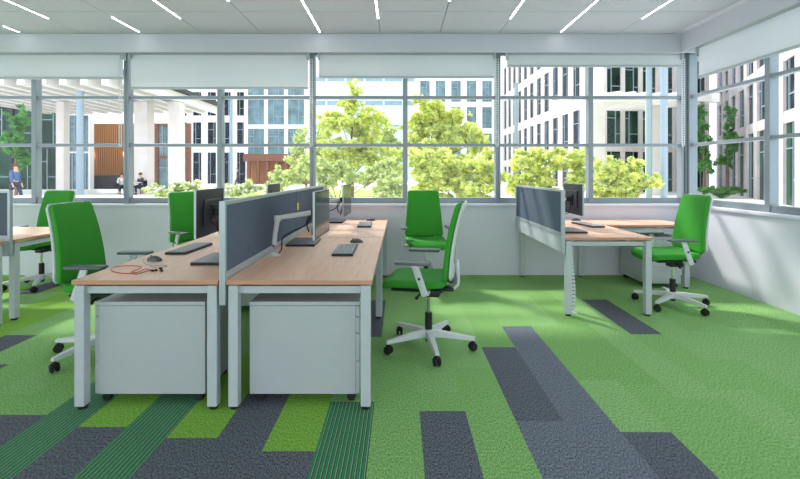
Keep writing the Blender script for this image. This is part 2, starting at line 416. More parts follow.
    for s in (-1, 1):
        b = BM()
        bar(b, (s * .09, .01, .478), (s * .262, .01, .478), .06, .022, .006)
        bar(b, (s * .268, .015, .465), (s * .272, -.065, .690), .050, .020, .007, up=(1, 0, 0))
        a = obj('armrest', b, M['shell'], t, True)
        b = BM(); box(b, s * .272 - .042, s * .272 + .042, -.205, .055, .688, .710, .009); obj('arm_pad', b, M['pad'], a, True)
        b = BM(); lathe(b, [(.010, -.003), (.010, .003)], (s * .283, -.028, .59), 12, 'X'); obj('adjuster_knob', b, M['black'], a, True)
    return t
ch = make_chair(); first = True
for x, y, rz, lab in (
    (.222, 3.38, R(-90 - 12), 'green office chair turned side-on beside the front right desk, white back shell showing'),
    (.31, 5.22, R(5), 'green office chair facing the camera against the window wall, behind the side-on chair'),
    (-2.228, 3.27, R(89), 'green office chair pulled up to the left side of the front left desk'),
    (-4.275, 5.20, R(-8), 'green office chair behind the far-left desk, under the atrium view'),
    (-2.30, 4.96, R(58), 'green office chair half hidden behind the front left monitor'),
    (2.77, 4.43, R(-90), 'green office chair at the corner workstation beside the right-hand wall')):
    c = ch if first else copy_tree(ch); first = False
    c.location = (x, y, 0); c.rotation_euler = (0, 0, rz); tag(c, lab, 'office chair', 'green swivel chairs')

# ------------------------------------------------------------------ desks
TOP = .74
def desk(x0, x1, y0, y1, label, group=None, legs='all'):
    cx, cy = (x0 + x1) / 2, (y0 + y1) / 2; hx, hy = (x1 - x0) / 2, (y1 - y0) / 2
    t = thing('desk', label, 'desk', (cx, cy, 0), 0, group)
    b = BM(); box(b, -hx, hx, -hy, hy, TOP - .025, TOP, .002)
    for f in b.faces:
        f.normal_update(); f.material_index = 0 if abs(f.normal.z) > .9 else 1
    obj('tabletop', b, [M['wood'], M['wood2']], t)
    W = .056
    for sx in (-1, 1):
        for sy in (-1, 1):
            if legs == 'right' and sx < 0: continue
            lx = sx * (hx - .010 - W / 2); ly = sy * (hy - .008 - W / 2)
            b = BM(); box(b, lx - W / 2, lx + W / 2, ly - W / 2, ly + W / 2, .018, TOP - .032, .004)
            l = obj('leg', b, M['white_metal'], t)
            b = BM(); lathe(b, [(.024, 0), (.026, .018)], (lx, ly, 0), 14); obj('leg_foot', b, M['rubber'], l, True)
    b = BM(); e = hx - .010 - W; g = hy - .008 - W
    for s in (-1, 1):
        box(b, -e, e, s * (hy - .055) - .02, s * (hy - .055) + .02, TOP - .082, TOP - .042)
        box(b, s * (hx - .044) - .02, s * (hx - .044) + .02, -g, g, TOP - .082, TOP - .042)
    for xx in (-e * .6, e * .6): box(b, xx - .02, xx + .02, -g, g, TOP - .042, TOP - .025)
    obj('support_frame', b, M['white_metal'], t)
    return t
desk(-1.863, -1.032, 2.47, 4.085, 'beech-topped white-legged desk at front left, with the red earphones on it', 'bench desks')
desk(-1.863, -1.032, 4.095, 5.68, 'beech-topped desk behind the front left one, mostly hidden by the fabric screen', 'bench desks')
desk(-.9875, -.158, 2.47, 4.085, 'beech-topped white-legged desk in the middle front, with a white monitor arm', 'bench desks')
desk(-.9875, -.158, 4.095, 5.68, 'beech-topped desk against the window wall behind the middle front desk', 'bench desks')
desk(1.548, 2.372, 4.08, 5.68, 'beech-topped desk of the corner workstation, beside the grey screen')
desk(2.382, 3.37, 5.045, 5.68, 'small return desk along the window wall, right of the corner workstation desk', legs='right')
desk(-5.12, -3.50, 3.965, 4.88, 'far-left desk in front of the green chair, corner showing behind its fabric screen')
desk(-5.12, -3.505, 3.03, 3.865, 'desk at the left edge of the picture in front of the fabric screen')

# ------------------------------------------------------------------ fabric screens
def screen(x, y0, y1, label, rz=0, joined=0):
    L = (y1 - y0) / 2
    t = thing('desk_screen', label, 'desk divider', (x, (y0 + y1) / 2, 0), rz, 'fabric desk screens')
    w_ = .017; z0, z1 = .60, 1.188; j0 = .004 if joined == -1 else .0221; j1 = .004 if joined == 1 else .0221
    b = BM()
    
    if joined != -1: box(b, -w_, w_, -L, -L + .022, z0, z1, .0005)
    if joined != 1: box(b, -w_, w_, L - .022, L, z0, z1, .0005)
    box(b, -w_, w_, -L + j0 - .0001, L - j1 + .0001, z1 - .022, z1, .002); box(b, -w_, w_, -L + j0, L - j1, .742, .785, .002)
    obj('screen_frame', b, M['silver'], t)
    b = BM(); box(b, -.013, .013, -L + j0, L - j1, .7852, z1 - .0222); obj('fabric_panel', b, M['screenfab'], t)
    b = BM(); box(b, -.012, .012, -L + .0222, L - .0222, z0, .7418, .002); obj('lower_panel', b, M['white_metal'], t)
    return t
screen(-1.006, 2.465, 4.165, 'long slate fabric desk screen between the two front desks', joined=1)
s2 = screen(-1.006, 4.170, 5.68, 'slate fabric desk screen with a yellow tag, farther one of the middle row', joined=-1)
b = BM(); box(b, .0135, .0150, -.715, -.655, .985, 1.055, .0005); obj('yellow_tag', b, M['yellow'], s2)
screen(1.525, 4.07, 5.68, 'slate fabric desk screen on the left side of the corner workstation')
screen(-4.30, 3.915 - .81, 3.915 + .81, 'slate fabric desk screen cut by the left edge of the picture', R(90))

# ------------------------------------------------------------------ pedestals
def pedestal(x0, x1, y0, y1, face, label, group='mobile pedestals', face_axis='x'):
    cx, cy = (x0 + x1) / 2, (y0 + y1) / 2; hx, hy = (x1 - x0) / 2, (y1 - y0) / 2
    if face_axis == 'y': hx, hy = hy, hx; rz = R(-90)
    else: rz = 0 if face > 0 else R(180)
    t = thing('drawer_pedestal', label, 'drawer unit', (cx, cy, 0), rz, group)
    b = BM(); box(b, -hx, hx - .022, -hy, hy, .055, .572, .003); obj('body', b, M['cabinet'], t)
    b = BM(); box(b, -hx, hx, -hy, hy, .5735, .595, .003); obj('top_panel', b, M['cabinet'], t)
    for z0, z1 in ((.058, .245), (.249, .408), (.412, .505), (.509, .570)):
        b = BM(); box(b, hx - .0215, hx, -hy + .002, hy - .002, z0, z1, .002); d = obj('drawer', b, M['cabinet'], t)
        if z0 < .5:
            b = BM(); bar(b, (hx + .012, -.07, z1 - .03), (hx + .012, .07, z1 - .03), .010, .008)
            for q in (-.06, .06): bar(b, (hx, q, z1 - .03), (hx + .012, q, z1 - .03), .008, .008)
            obj('handle', b, M['silver'], d)
        else:
            b = BM(); lathe(b, [(.008, 0), (.008, .004)], (hx, .0, .54), 12, 'X'); obj('lock', b, M['silver'], d, True)
    for sx in (-1, 1):
        for sy in (-1, 1):
            b = BM(); px, py = sx * (hx - .05), sy * (hy - .04)
            lathe(b, [(.022, -.016), (.026, -.010), (.026, .010), (.022, .016)], (px, py, .026), 16, 'Y'); box(b, px - .02, px + .02, py - .012, py + .012, .045, .055)
            obj('caster', b, M['rubber'], t, True)
    return t
pedestal(-1.785, -1.140, 2.55, 2.97, -1, 'white drawer pedestal on casters under the front left desk')
pedestal(-.880, -.238, 2.55, 2.97, 1, 'white drawer pedestal on casters under the middle front desk')
pedestal(-1.80, -1.155, 4.23, 4.65, -1, 'white drawer pedestal deep under the desk behind the front left one')
pedestal(2.85, 3.27, 5.07, 5.64, 1, 'white drawer pedestal under the return desk by the window wall', face_axis='y')

# ------------------------------------------------------------------ monitors (screen faces local +X)
def make_monitor():
    t = thing('monitor', '', 'monitor')
    b = BM(); box(b, -.008, .0095, -.262, .262, 0, .33, .003); box(b, -.022, -.0082, -.15, .15, .07, .26, .008)
    obj('housing', b, M['screenback'], t)
    b = BM(); box(b, .0096, .0104, -.254, .254, .012, .322); obj('display', b, M['display'], t)
    b = BM()
    for y0, y1, z0, z1 in ((-.2645, -.2622, 0, .33), (.2622, .2645, 0, .33), (-.2645, .2645, .3302, .3325)): box(b, -.006, .009, y0, y1, z0, z1)
    obj('bezel', b, M['silver'], t)
    b = BM(); box(b, -.034, -.0222, -.055, .055, .11, .22, .004); box(b, -.075, -.033, -.022, .022, .14, .19, .006); obj('mount_plate', b, M['black'], t)
    b = BM(); tube(b, [(-.036, -.03, .09), (-.05, -.035, .05), (-.06, -.02, .01), (-.075, .02, -.005), (-.085, .06, .03), (-.07, .09, .08), (-.038, .095, .10)], .0045, 6); obj('cable', b, M['rubber'], t, True)
    return t
mo = make_monitor(); first = True; mons = []
for x, y, z, rz, lab in ((-1.400, 3.215, .898, R(183), 'black monitor seen from behind on the front left desk'),
                   (-.585, 3.25, .885, R(-1.5), 'black monitor on the white arm above the middle front desk, screen catching the garden'),
                   (-1.385, 4.78, .892, R(182), 'black monitor peeking over the fabric screen from the desk behind the front left one'),
                   (-.585, 4.80, .885, R(-2), 'black monitor on the farther middle desk, close to the window wall'),
                   (1.905, 4.80, .893, 0, 'black monitor seen from behind on the corner workstation')):
    c = mo if first else copy_tree(mo); first = False
    c.location = (x, y, z); c.rotation_euler = (0, 0, rz); tag(c, lab, 'monitor', 'black flat monitors'); mons.append(c)
def arm(k, xc, yc, zm):
    """white arm of monitor k: clamp on the desk at xc,yc, reaching the monitor's mount"""
    mo = mons[k]; inv = (Matrix.Translation(mo.location) @ mo.rotation_euler.to_matrix().to_4x4()).inverted()
    b = BM(); box(b, -.05, .05, -.04, .04, 0, .008, .003); lathe(b, [(.030, .008), (.026, .022)], (0, 0, 0), 16)
    mw = mo.matrix_basis @ Vector((-.075, 0, .165)); e = Vector((mw.x - xc, mw.y - yc, mw.z - TOP)); s = 1 if e.x > 0 else -1
    tube(b, [(0, 0, .02), (0, .0, .08), (s * .006, .01, .16), (s * .016, .02, .24), (s * .02, .02, .262)], [.020, .018, .017, .019, .022], 12)
    bar(b, Vector((s * .0, .02, .272)), e, .042, .034, .012)
    bmesh.ops.create_cone(b, cap_ends=True, segments=18, radius1=.026, radius2=.026, depth=.04, matrix=Matrix.Translation((s * .02, .02, .272)))
    b.transform(inv @ Matrix.Translation((xc, yc, TOP))); a = obj('monitor_arm', b, M['shell'], mo, True)
    b = BM(); tube(b, smooth_pts([e + Vector((0, 0, -.03)), e + Vector((-s * .04, -.02, -.09)), (s * .12, .03, .17), (s * .05, .05, .12), (s * .04, .06, .04), (s * .02, .055, .01)]), .005, 6)
    tube(b, smooth_pts([e + Vector((s * -.01, .0, -.02)), e + Vector((-s * .03, -.03, -.07)), e + Vector((-s * .01, -.04, -.14))]), .005, 6)
    b.transform(inv @ Matrix.Translation((xc, yc, TOP))); obj('arm_cable', b, M['rubber'], a, True)
bpy.context.view_layer.update()
for k, xc, yc in ((0, -1.10, 3.30), (1, -.925, 3.20), (2, -1.10, 4.80), (3, -.925, 4.78), (4, 1.62, 4.83)): arm(k, xc, yc, 0)

# ------------------------------------------------------------------ laptops, keyboards, mice
def laptop(x, y, rz, label):
    t = thing('laptop', label, 'laptop', (x, y, TOP), rz, 'closed laptops under the monitors')
    b = BM(); box(b, -.12, .12, -.18, .18, .002, .012, .004); obj('base', b, M['black'], t)
    b = BM(); box(b, -.12, .12, -.18, .18, .0128, .020, .003); obj('lid', b, M['lid'], t)
    b = BM()
    for sx in (-.09, .09):
        for sy in (-.15, .15): box(b, sx - .008, sx + .008, sy - .008, sy + .008, 0, .002)
    obj('rubber_foot', b, M['rubber'], t)
laptop(-1.262, 3.045, 0, 'closed black laptop below the rear-facing monitor on the front left desk')
laptop(-.83, 3.77, R(2), 'closed black laptop beside the arm-mounted monitor on the middle front desk')
laptop(-.81, 5.40, 0, 'closed black laptop on the farther middle desk against the window wall')
laptop(1.755, 4.525, R(0), 'closed black laptop on the corner workstation next to its screen')
def make_kb():
    t = thing('keyboard', '', 'keyboard')
    b = BM(); box(b, -.078, .078, -.222, .222, 0, .016, .004); obj('case', b, M['keybase'], t)
    b = BM()
    for r in range(6):
        yy = -.208
        while yy < .20:
            wd = .0155 if not (r == 5 and -.10 < yy < 0) else .10
            x = -.066 + r * .0235
            box(b, x - .001, x + .0175, yy, yy + wd, .0162, .021); yy += wd + .0035
    obj('keys', b, M['key'], t)
    return t
kb = make_kb(); first = True
for x, y, rz, lab in ((-1.665, 3.46, R(-2), 'black keyboard lying on the front left desk'), (-.425, 3.40, R(1), 'black keyboard on the middle front desk'),
                (-.405, 5.04, R(2), 'black keyboard on the farther middle desk near the window wall'), (2.16, 5.02, R(8), 'black keyboard on the corner workstation desk')):
    c = kb if first else copy_tree(kb); first = False
    c.location = (x, y, TOP); c.rotation_euler = (0, 0, rz); tag(c, lab, 'keyboard', 'black keyboards')
def make_mouse():
    t = thing('computer_mouse', '', 'mouse')
    b = BM(); n = 10; secs = []
    for i in range(n + 1):
        v = i / n; y = -.058 + .116 * v; hw = .031 * (max(.02, 1 - (2 * v - 1) ** 4)) ** .5 * (1 - .08 * math.sin(math.pi * v)); h = .036 * (max(.03, math.sin(math.pi * (.08 + .84 * v)))) ** .7
        secs.append([b.verts.new((hw * math.cos(a), y, h * max(0, math.sin(a)) ** .8)) for a in [math.pi * k / 8 for k in range(9)]])
    for A, B in zip(secs, secs[1:]):
        for q in range(8): b.faces.new((A[q], A[q + 1], B[q + 1], B[q]))
        b.faces.new((A[8], A[0], B[0], B[8]))
    b.faces.new(secs[0]); b.faces.new(secs[-1][::-1]); obj('shell', b, M['pad'] if False else M['lid'], t, True)
    b = BM(); lathe(b, [(.007, -.004), (.007, .004)], (0, .032, .029), 12, 'X'); obj('scroll_wheel', b, M['rubber'], t, True)
    return t
ms = make_mouse(); first = True
for x, y, rz, lab in ((-1.70, 3.02, R(70), 'dark computer mouse on the front left desk beside the earphones'), (-.378, 3.80, R(80), 'dark computer mouse behind the keyboard on the middle front desk'),
                (-.37, 5.50, R(70), 'dark computer mouse behind the keyboard on the farther middle desk'), (2.22, 5.50, R(80), 'computer mouse on the corner workstation, beyond its keyboard')):
    c = ms if first else copy_tree(ms); first = False
    c.location = (x, y, TOP); c.rotation_euler = (0, 0, rz); tag(c, lab, 'mouse', 'dark computer mice')
b = BM(); q = TOP + .003
def dpt(px, py, z=q): Y = F * (CAMH - z) / (py - 172); return ((px - 400) * Y / F, Y, z)
t = thing('earphones', 'red corded earphones with black buds coiled on the front left desk', 'earphones', (0, 0, 0))
o1 = dpt(130, 270); t.location = (o1[0], o1[1], TOP); inv = -Vector((o1[0], o1[1], TOP))
cp = [dpt(*p) for p in ((152, 270), (145, 269), (138, 272), (128, 273.5), (117, 272.5), (111, 270), (114, 267), (122, 266), (132, 265.7), (141, 266.5), (140, 268.5), (134, 270.5), (131, 273), (137, 274), (147, 271), (157, 270))]
tube(b, [p + inv for p in smooth_pts(cp)], .0022, 6); obj('cord', b, M['red'], t, True)
for px, py in ((152.5, 270.5), (156, 270), (160.5, 268.5), (161.5, 270.5)):
    p = Vector(dpt(px, py, TOP + .007)) + inv; b = BM()
    lathe(b, [(.003, -.010), (.0065, -.004), (.0065, .004), (.004, .010)], p, 10, 'X'); obj('earbud', b, M['rubber'], t, True)
b = BM(); cp = [dpt(*p) for p in ((144, 258), (143, 261), (147, 264.5), (154, 265.5), (160, 265), (167, 265.5), (163, 267), (155, 267.2), (150, 266))]
tag(obj('cable', b if tube(b, smooth_pts(cp), .0025, 6) is None else b, M['cordgrey'], None, True), 'thin grey cable looped around the mouse on the front left desk', 'cable')
# cable spine under corner desk
t = thing('cable_spine', 'white segmented cable spine hanging down behind the front leg of the corner workstation', 'cable tray', (1.665, 4.22, 0))
b = BM(); z = .03; i = 0
while z < .655:
    wx = .010 * math.sin(z * 9); box(b, -.022 + wx, .022 + wx, -.012, .012, z, z + .028, .004); z += .036
obj('spine_links', b, M['shell'], t, True)
b = BM(); tube(b, [(.010 * math.sin(z * 9 / 100 * 1.0), 0, z / 100) for z in range(1, 66, 2)], .008, 8); obj('black_core', b, M['rubber'], t, True)
b = BM(); lathe(b, [(.055, 0), (.05, .012), (.02, .02)], (0, 0, 0), 20); obj('floor_foot', b, M['shell'], t, True)

# ================================================================== OUTSIDE
E = {}
E['pave'] = mat('pale_paving', srgb(226, 224, 220), .8, noise=.05, nscale=.7)
E['white'] = mat('white_cladding', srgb(236, 230, 228), .6, noise=.03, nscale=1)
E['pinkwhite'] = mat('warm_stone', srgb(222, 212, 208), .7, noise=.06, nscale=2)
E['greystone'] = mat('grey_stone', srgb(206, 196, 200), .7, noise=.1, nscale=2)
E['bluewhite'] = mat('pale_blue_panel', srgb(206, 224, 234), .5, noise=.03, nscale=1)
E['glassdark'] = mat('dark_facade_glass', srgb(26, 36, 48), .25, noise=.5, nscale=.8, spec=.2)
E['glassteal'] = mat('teal_facade_glass', srgb(92, 122, 132), .15, noise=.5, nscale=.8, spec=.7)
E['glassgreen'] = mat('green_facade_glass', srgb(26, 58, 42), .25, noise=.9, nscale=.6, spec=.2)
E['band'] = mat('grey_blue_window_band', srgb(140, 158, 172), .3, noise=.1, nscale=1)
E['brown'] = mat('brown_timber', srgb(126, 76, 50), .6, noise=.2, nscale=3)
E['slats'] = mat('timber_slats', srgb(178, 120, 66), .6, noise=.15, nscale=4)
E['darkgap'] = mat('dark_timber', srgb(74, 46, 30), .8)
E['dark'] = mat('dark_metal', srgb(26, 27, 33), .5)
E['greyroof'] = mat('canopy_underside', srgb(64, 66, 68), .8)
E['steel'] = mat('blue_grey_steel', srgb(140, 156, 170), .45)
E['yel'] = mat('yellow_bench', srgb(214, 176, 60), .6)
E['leaf1'] = mat('yellow_green_leaf', (.74, .93, .24, 1), .6, noise=.45, nscale=5, trans=.5)
E['leaf2'] = mat('pale_green_leaf', (.62, .76, .30, 1), .6, noise=.5, nscale=5, trans=.45)
E['leaf3'] = mat('deep_green_leaf', (.13, .34, .09, 1), .6, noise=.35, nscale=2.0, trans=.4)
E['bark'] = mat('bark', srgb(120, 100, 84), .9, noise=.2, nscale=8)
E['grass'] = mat('lawn', (.42, .58, .12, 1), .9, noise=.25, nscale=2)
E['flower'] = mat('white_flower', (.85, .85, .78, 1), .7, trans=.3)
bm = BM(); box(bm, -60, 60, 5.95, 120, -.12, -.02); struct('ground', bm, E['pave'])

def facade(name, label, x, y, rz, bays, bw, floors, m_wall, m_win, pil=.5, sp=.25, z0=0, deep=2.0, cat='building', winrows=None, m_first=None, pd=.06, wd_=.06):
    """front along local +X from 0, outward normal local -Y; floors = list of heights; pil = pilaster width, sp = spandrel height"""
    t = thing(name, label, cat, (x, y, -.02), rz)
    W = bays * bw; H = sum(floors)
    b = BM(); box(b, 0, W, .30, deep, z0, z0 + H)
    for i in range(bays + 1): box(b, i * bw - pil / 2, i * bw + pil / 2, -pd, .30, z0, z0 + H)
    z = z0
    for h in floors:
        for i in range(bays): box(b, i * bw + pil / 2, (i + 1) * bw - pil / 2, -min(.05, pd * .5), .30, z + h - sp, z + h)
        z += h
    obj('wall', b, m_wall, t)
    z = z0
    for fi, h in enumerate(floors):
        for i in range(bays):
            b = BM(); box(b, i * bw + pil / 2, (i + 1) * bw - pil / 2, wd_, wd_ + .04, z, z + h - sp)
            wn = obj('window', b, (m_first if (fi == 0 and m_first) else m_win), t)
            if m_win is not E['bluewhite']:
                b = BM(); xc = (i + .5 + (.12 if (i + fi) % 2 else -.12)) * bw; hh = h - sp
                box(b, xc - .03, xc + .03, wd_ - .05, wd_ - .001, z, z + hh); box(b, i * bw + pil / 2, xc - .031, wd_ - .05, wd_ - .001, z + hh * .68, z + hh * .68 + .06)
                box(b, xc + .031, (i + 1) * bw - pil / 2, wd_ - .05, wd_ - .001, z + hh * .30, z + hh * .30 + .06); obj('glazing_bar', b, E['steel'], wn)
        z += h
    return t
# far pale blue block
facade('office_building', 'pale blue far office block with narrow grey window bands behind the tall tree', -17, 80, 0, 10, 3.5, [4.8, .9] + [3.5, .9] * 5, E['bluewhite'], E['bluewhite'], .3, .08, deep=6)
t = bpy.data.objects['office_building']
for k, c in enumerate([c for c in t.children if c.name.startswith('window')]):
    if (k // 10) % 2 == 1: c.data.materials[0] = E['band']
# left white building (grid) with teal bay
facade('white_building', 'white grid-fronted building left of the middle window, above brown ground-floor posts', -26.8, 52, 0, 7, 1.75, [4.5, 3.6, 3.6, 3.6], E['white'], E['glassdark'], .75, .8, deep=6)
facade('glazed_bay', 'teal glazed bay tower jutting from the white building', -17.3, 49, 0, 3, 2.25, [3.3, 3.3, 3.3, 3.3], E['white'], E['glassteal'], .42, .45, z0=3.4, deep=2.8)
t = thing('entrance_colonnade', 'row of brown posts under the teal glazed bay', 'colonnade', (-17.3, 49, -.02))
b = BM(); box(b, -.3, 7.0, -.1, 2.6, 2.6, 3.38); obj('fascia', b, E['brown'], t)
for i in range(7):
    b = BM(); box(b, .1 + i * 1.05, .42 + i * 1.05, .0, .3, 0, 2.59); obj('post', b, E['brown'], t)
b = BM(); box(b, 0, 6.9, 1.5, 1.6, 0, 2.59); obj('back_glass', b, E['slats'], t)
# building right of center tree
facade('teal_building', 'pale building with teal windows right of the tall tree', 2.6, 66, 0, 5, 2.35, [4, 4, 4, 4, 4], E['white'], E['glassteal'], .9, .8, deep=4)
# right: fin building running away
facade('fin_building', 'white building with deep vertical fins right of the middle', 14.7, 62, R(-90), 12, 2.45, [3.0, 4.4, 4.8, 4.6], E['pinkwhite'], E['glassdark'], .95, .9, deep=3)
# right: glass corner and second wing
facade('corner_building', 'glass-fronted corner building with pale columns near the corner window', 13.6, 29.0, R(15), 6, 1.45, [3.1, 3.1, 3.4, 3.4], E['pinkwhite'], E['glassgreen'], .30, .35, deep=1.8)
facade('wing_building', 'grey-columned building seen through the right-hand windows', 22.6, 31.0, R(-117), 9, 2.0, [3.9, 2.6, 2.6, 2.6], E['greystone'], E['glassdark'], .60, .5, deep=5, m_first=E['glassgreen'])
# pergola of white beams on the right
def pergola(label, x, y, W, D, z, nb, rz, cols=(), slab=True, tilt=R(24), bw=.45):
    t = thing('canopy', label, 'canopy', (x, y, -.02), rz)
    b = BM()
    if slab: box(b, 0, W, 0, D, z + .55, z + .75); obj('roof_slab', b, E['greyroof'], t)
    else: box(b, 0, W, 0, .3, z, z + .4); box(b, 0, W, D - .3, D, z, z + .4); obj('edge_beam', b, E['white'], t)
    for i in range(nb):
        xx = W * (i + .5) / nb; b = BM(); dx = math.tan(tilt) * D / 2
        bar(b, (xx - dx, .2, z + .27), (xx + dx, D - .2, z + .27), bw, .5); obj('beam', b, E['white'], t)
    for cx, cy, cw in cols:
        b = BM(); box(b, cx - cw / 2, cx + cw / 2, cy - cw / 2, cy + cw / 2, 0, z); obj('column', b, E['pinkwhite'], t)
    return t
pergola('white beamed canopy in front of the glass corner building at right', 10.6, 23.6, 6.8, 4.0, 5.3, 8, R(6), ((.62, 1.4, .95), (4.6, 1.8, .55)), slab=False, tilt=R(-30), bw=.25)
# left atrium
pergola('white beamed atrium canopy above the timber wall at left', -27.4, 22.0, 14.0, 11.6, 5.8, 13, 0, ((5.9, 5.8, .5), (11.1, 5.8, .82), (13.15, 5.8, .72)), tilt=0, bw=.38)
t = thing('timber_wall', 'tall slatted timber wall with two small lamps inside the atrium', 'wall', (-27.0, 38.0, -.02))
b = BM(); box(b, 0, 4.6, 0, .3, 0, 5.6); obj('backing', b, E['darkgap'], t)
b = BM()
for i in range(24): box(b, .02 + i * .19, .145 + i * .19, -.08, -.001, 0, 5.6)
obj('slats', b, E['slats'], t)
for px in (.35, 3.1):
    b = BM(); lathe(b, [(.05, 2.6), (.09, 3.1)], (px, -.2, 0), 10); obj('wall_lamp', b, mat('lamp_glow', (1, .75, .4, 1), .5, emit=4), t)
t = thing('reception_counter', 'low dark counter in front of the timber wall', 'counter', (-27.0, 35.6, -.02))
b = BM(); box(b, 0, 4.2, 0, 1, 0, 1.05, .03); obj('counter_body', b, E['dark'], t); b = BM(); box(b, 0, 4.2, -.05, 1.05, 1.051, 1.10); obj('counter_top', b, E['dark'], t)
facade('atrium_glass_wall', 'brown-framed glazed wall behind the white atrium columns', -21.4, 36, 0, 3, 1.3, [2.7, 2.7], E['brown'], E['glassteal'], .28, .2, deep=.6, cat='glass wall')
facade('dark_glass_building', 'dark glass-fronted building at the far left edge', -37.0, 34.6, 0, 5, 2.05, [3.6, 3.2, 3.2], E['dark'], E['glassgreen'], .32, .4, deep=.8)
facade('glazed_link', 'white-framed glazed link between the dark building and the timber wall', -26.4, 34.7, 0, 2, .85, [3.0, 3.0, 3.0], E['white'], E['glassteal'], .14, .12, deep=.5, cat='glass wall')
# blue steel posts
def post(px, Y, ztop, r, label):
    t = thing('steel_post', label, 'post', ((px - 400) * Y / F, Y, -.02), 0)
    b = BM(); lathe(b, [(r * 1.5, 0), (r * 1.5, .05), (r, .06), (r, ztop)], n=14); obj('shaft', b, E['steel'], t, True)
    b = BM(); lathe(b, [(r * 1.3, ztop), (r * 1.3, ztop + .06)], n=14); obj('cap', b, E['steel'], t, True)
post(80, 22, 5.4, .16, 'tall blue-grey steel post outside the far left window')
post(231, 25, 5.6, .09, 'thin grey lamp post outside, in front of the white grid building')
post(516, 24, 6.2, .10, 'thin blue-grey post beside the fin building')
post(649, 20, 6.2, .13, 'slim blue-grey post left of the corner, beyond the shrub')
post(664, 13, 4.6, .10, 'thick blue-grey steel post nearest the corner window')
# foliage
def leaves(b, blobs, n, size, rg, zmin=0):
    tot = sum(r[3] * r[4] * r[5] for r in blobs)
    for cx, cy, cz, rx, ry, rz in blobs:
        k = int(n * rx * ry * rz / tot)
        for _ in range(k):
            d = Vector((rg.gauss(0, 1), rg.gauss(0, 1), rg.gauss(0, 1))).normalized() * (rg.random() ** .45) * (1 + .22 * math.sin(rg.random() * 6.28))
            p = Vector((cx + d.x * rx, cy + d.y * ry, cz + d.z * rz))
            if p.z < zmin: continue
            a = Vector((rg.gauss(0, 1), rg.gauss(0, 1), rg.gauss(0, .7))).normalized(); c = a.cross(Vector((rg.gauss(0, 1), rg.gauss(0, 1), rg.gauss(0, 1)))).normalized()
            s = size * (.6 + .8 * rg.random())
            b.faces.new([b.verts.new(p + a * s), b.verts.new(p + c * s * .45), b.verts.new(p - a * s), b.verts.new(p - c * s * .45)])
def plant(name, label, cat, px, Y, blobs_px, n, size, m, trunk=None, seed=1, group=None, flowers=0):
    """blobs_px = (px, py, half width px, half height px)"""
    rg = random.Random(seed); x0 = (px - 400) * Y / F
    t = thing(name, label, cat, (x0, Y, -.02), 0, group)
    bl = []
    for bx_, by_, rw, rh in blobs_px:
        p = at(bx_, by_, Y); bl.append((p.x - x0, rg.uniform(-.3, .3), p.z, rw * Y / F, rw * Y / F * .8, rh * Y / F))
    b = BM(); 
    sub = []
    for q in bl:
        m_ = 24
        for _ in range(m_):
            d = Vector((rg.gauss(0, 1), rg.gauss(0, 1), rg.gauss(0, 1))).normalized() * rg.uniform(.25, 1.0)
            f = rg.uniform(.16, .34); sub.append((q[0] + d.x * q[3], q[1] + d.y * q[4], q[2] + d.z * q[5], q[3] * f, q[4] * f, q[5] * f))
    leaves(b, sub, n, size, rg, .02); obj('foliage', b, m, t)
    b = BM()
    if trunk:
        h = max(q[2] for q in bl); tube(b, [(0, 0, 0), (.03, .02, h * .3), (-.03, 0, h * .6), (0, 0, h * .95)], [trunk, trunk * .8, trunk * .5, trunk * .15], 8)
        r0 = trunk * .35
    else: r0 = .02
    for q in bl:
        s = Vector((0, 0, .0 if not trunk else q[2] * .55)); e = Vector(q[:3]); mid = (s + e) / 2 + Vector((0, 0, .15 * q[5]))
        tube(b, [s, mid, e], [r0, r0 * .7, r0 * .3], 5)
    obj('trunk' if trunk else 'stem', b, E['bark'], t, True)
    if flowers:
        b = BM()
        for _ in range(flowers):
            q = rg.choice(sub); d = Vector((rg.gauss(0, 1), rg.gauss(0, 1), abs(rg.gauss(0, 1)))).normalized()
            bmesh.ops.create_icosphere(b, subdivisions=1, radius=.045, matrix=Matrix.Translation((q[0] + d.x * q[3], q[1] + d.y * q[4], q[2] + d.z * q[5])))
        obj('blossom', b, E['flower'], t)
    return t
plant('tree', 'tall slender yellow-green tree in the middle window', 'tree', 352, 22, [(354, 90, 10, 12), (351, 106, 18, 13), (342, 124, 24, 14), (366, 122, 22, 14), (350, 142, 36, 15), (345, 162, 30, 14), (376, 156, 22, 16)], 16000, .105, E['leaf1'], .10, 2, 'garden trees')
plant('tree', 'round yellow-green tree right of the tall slender one', 'tree', 432, 19, [(430, 108, 20, 13), (422, 126, 26, 16), (452, 134, 24, 17), (436, 154, 34, 18), (478, 140, 16, 16), (456, 116, 14, 10), (412, 142, 12, 16)], 17000, .105, E['leaf1'], .09, 3, 'garden trees')
plant('tree', 'small feathery tree left of the tall tree, by the left mullion', 'tree', 306, 24, [(303, 140, 8, 12), (305, 158, 16, 14), (296, 176, 20, 12), (322, 146, 12, 20)], 5000, .105, E['leaf2'], .07, 4, 'garden trees')
plant('tree', 'deep green tree at the far left edge beyond the windows', 'tree', 16, 21.5, [(16, 118, 11, 14), (14, 140, 13, 16), (18, 160, 10, 14)], 3500, .10, E['leaf3'], .08, 5)  # added tree, imitates greenery reflected in the dark glass front
plant('tree', 'added deep green tree standing in for a reflection left of the pale columns in the right-hand window', 'tree', 704, 24, [(704, 120, 9, 16), (702, 145, 10, 18), (706, 165, 9, 12)], 3000, .10, E['leaf3'], .08, 6)  # added in place of a green reflection in the facade glass
plant('tree', 'added narrow green tree standing in for a reflection between two columns in the right-hand window', 'tree', 728, 24.5, [(727, 116, 6, 12), (729, 138, 8, 14), (728, 158, 7, 12)], 2000, .10, E['leaf3'], .07, 7)  # also a glass reflection, built as an added tree
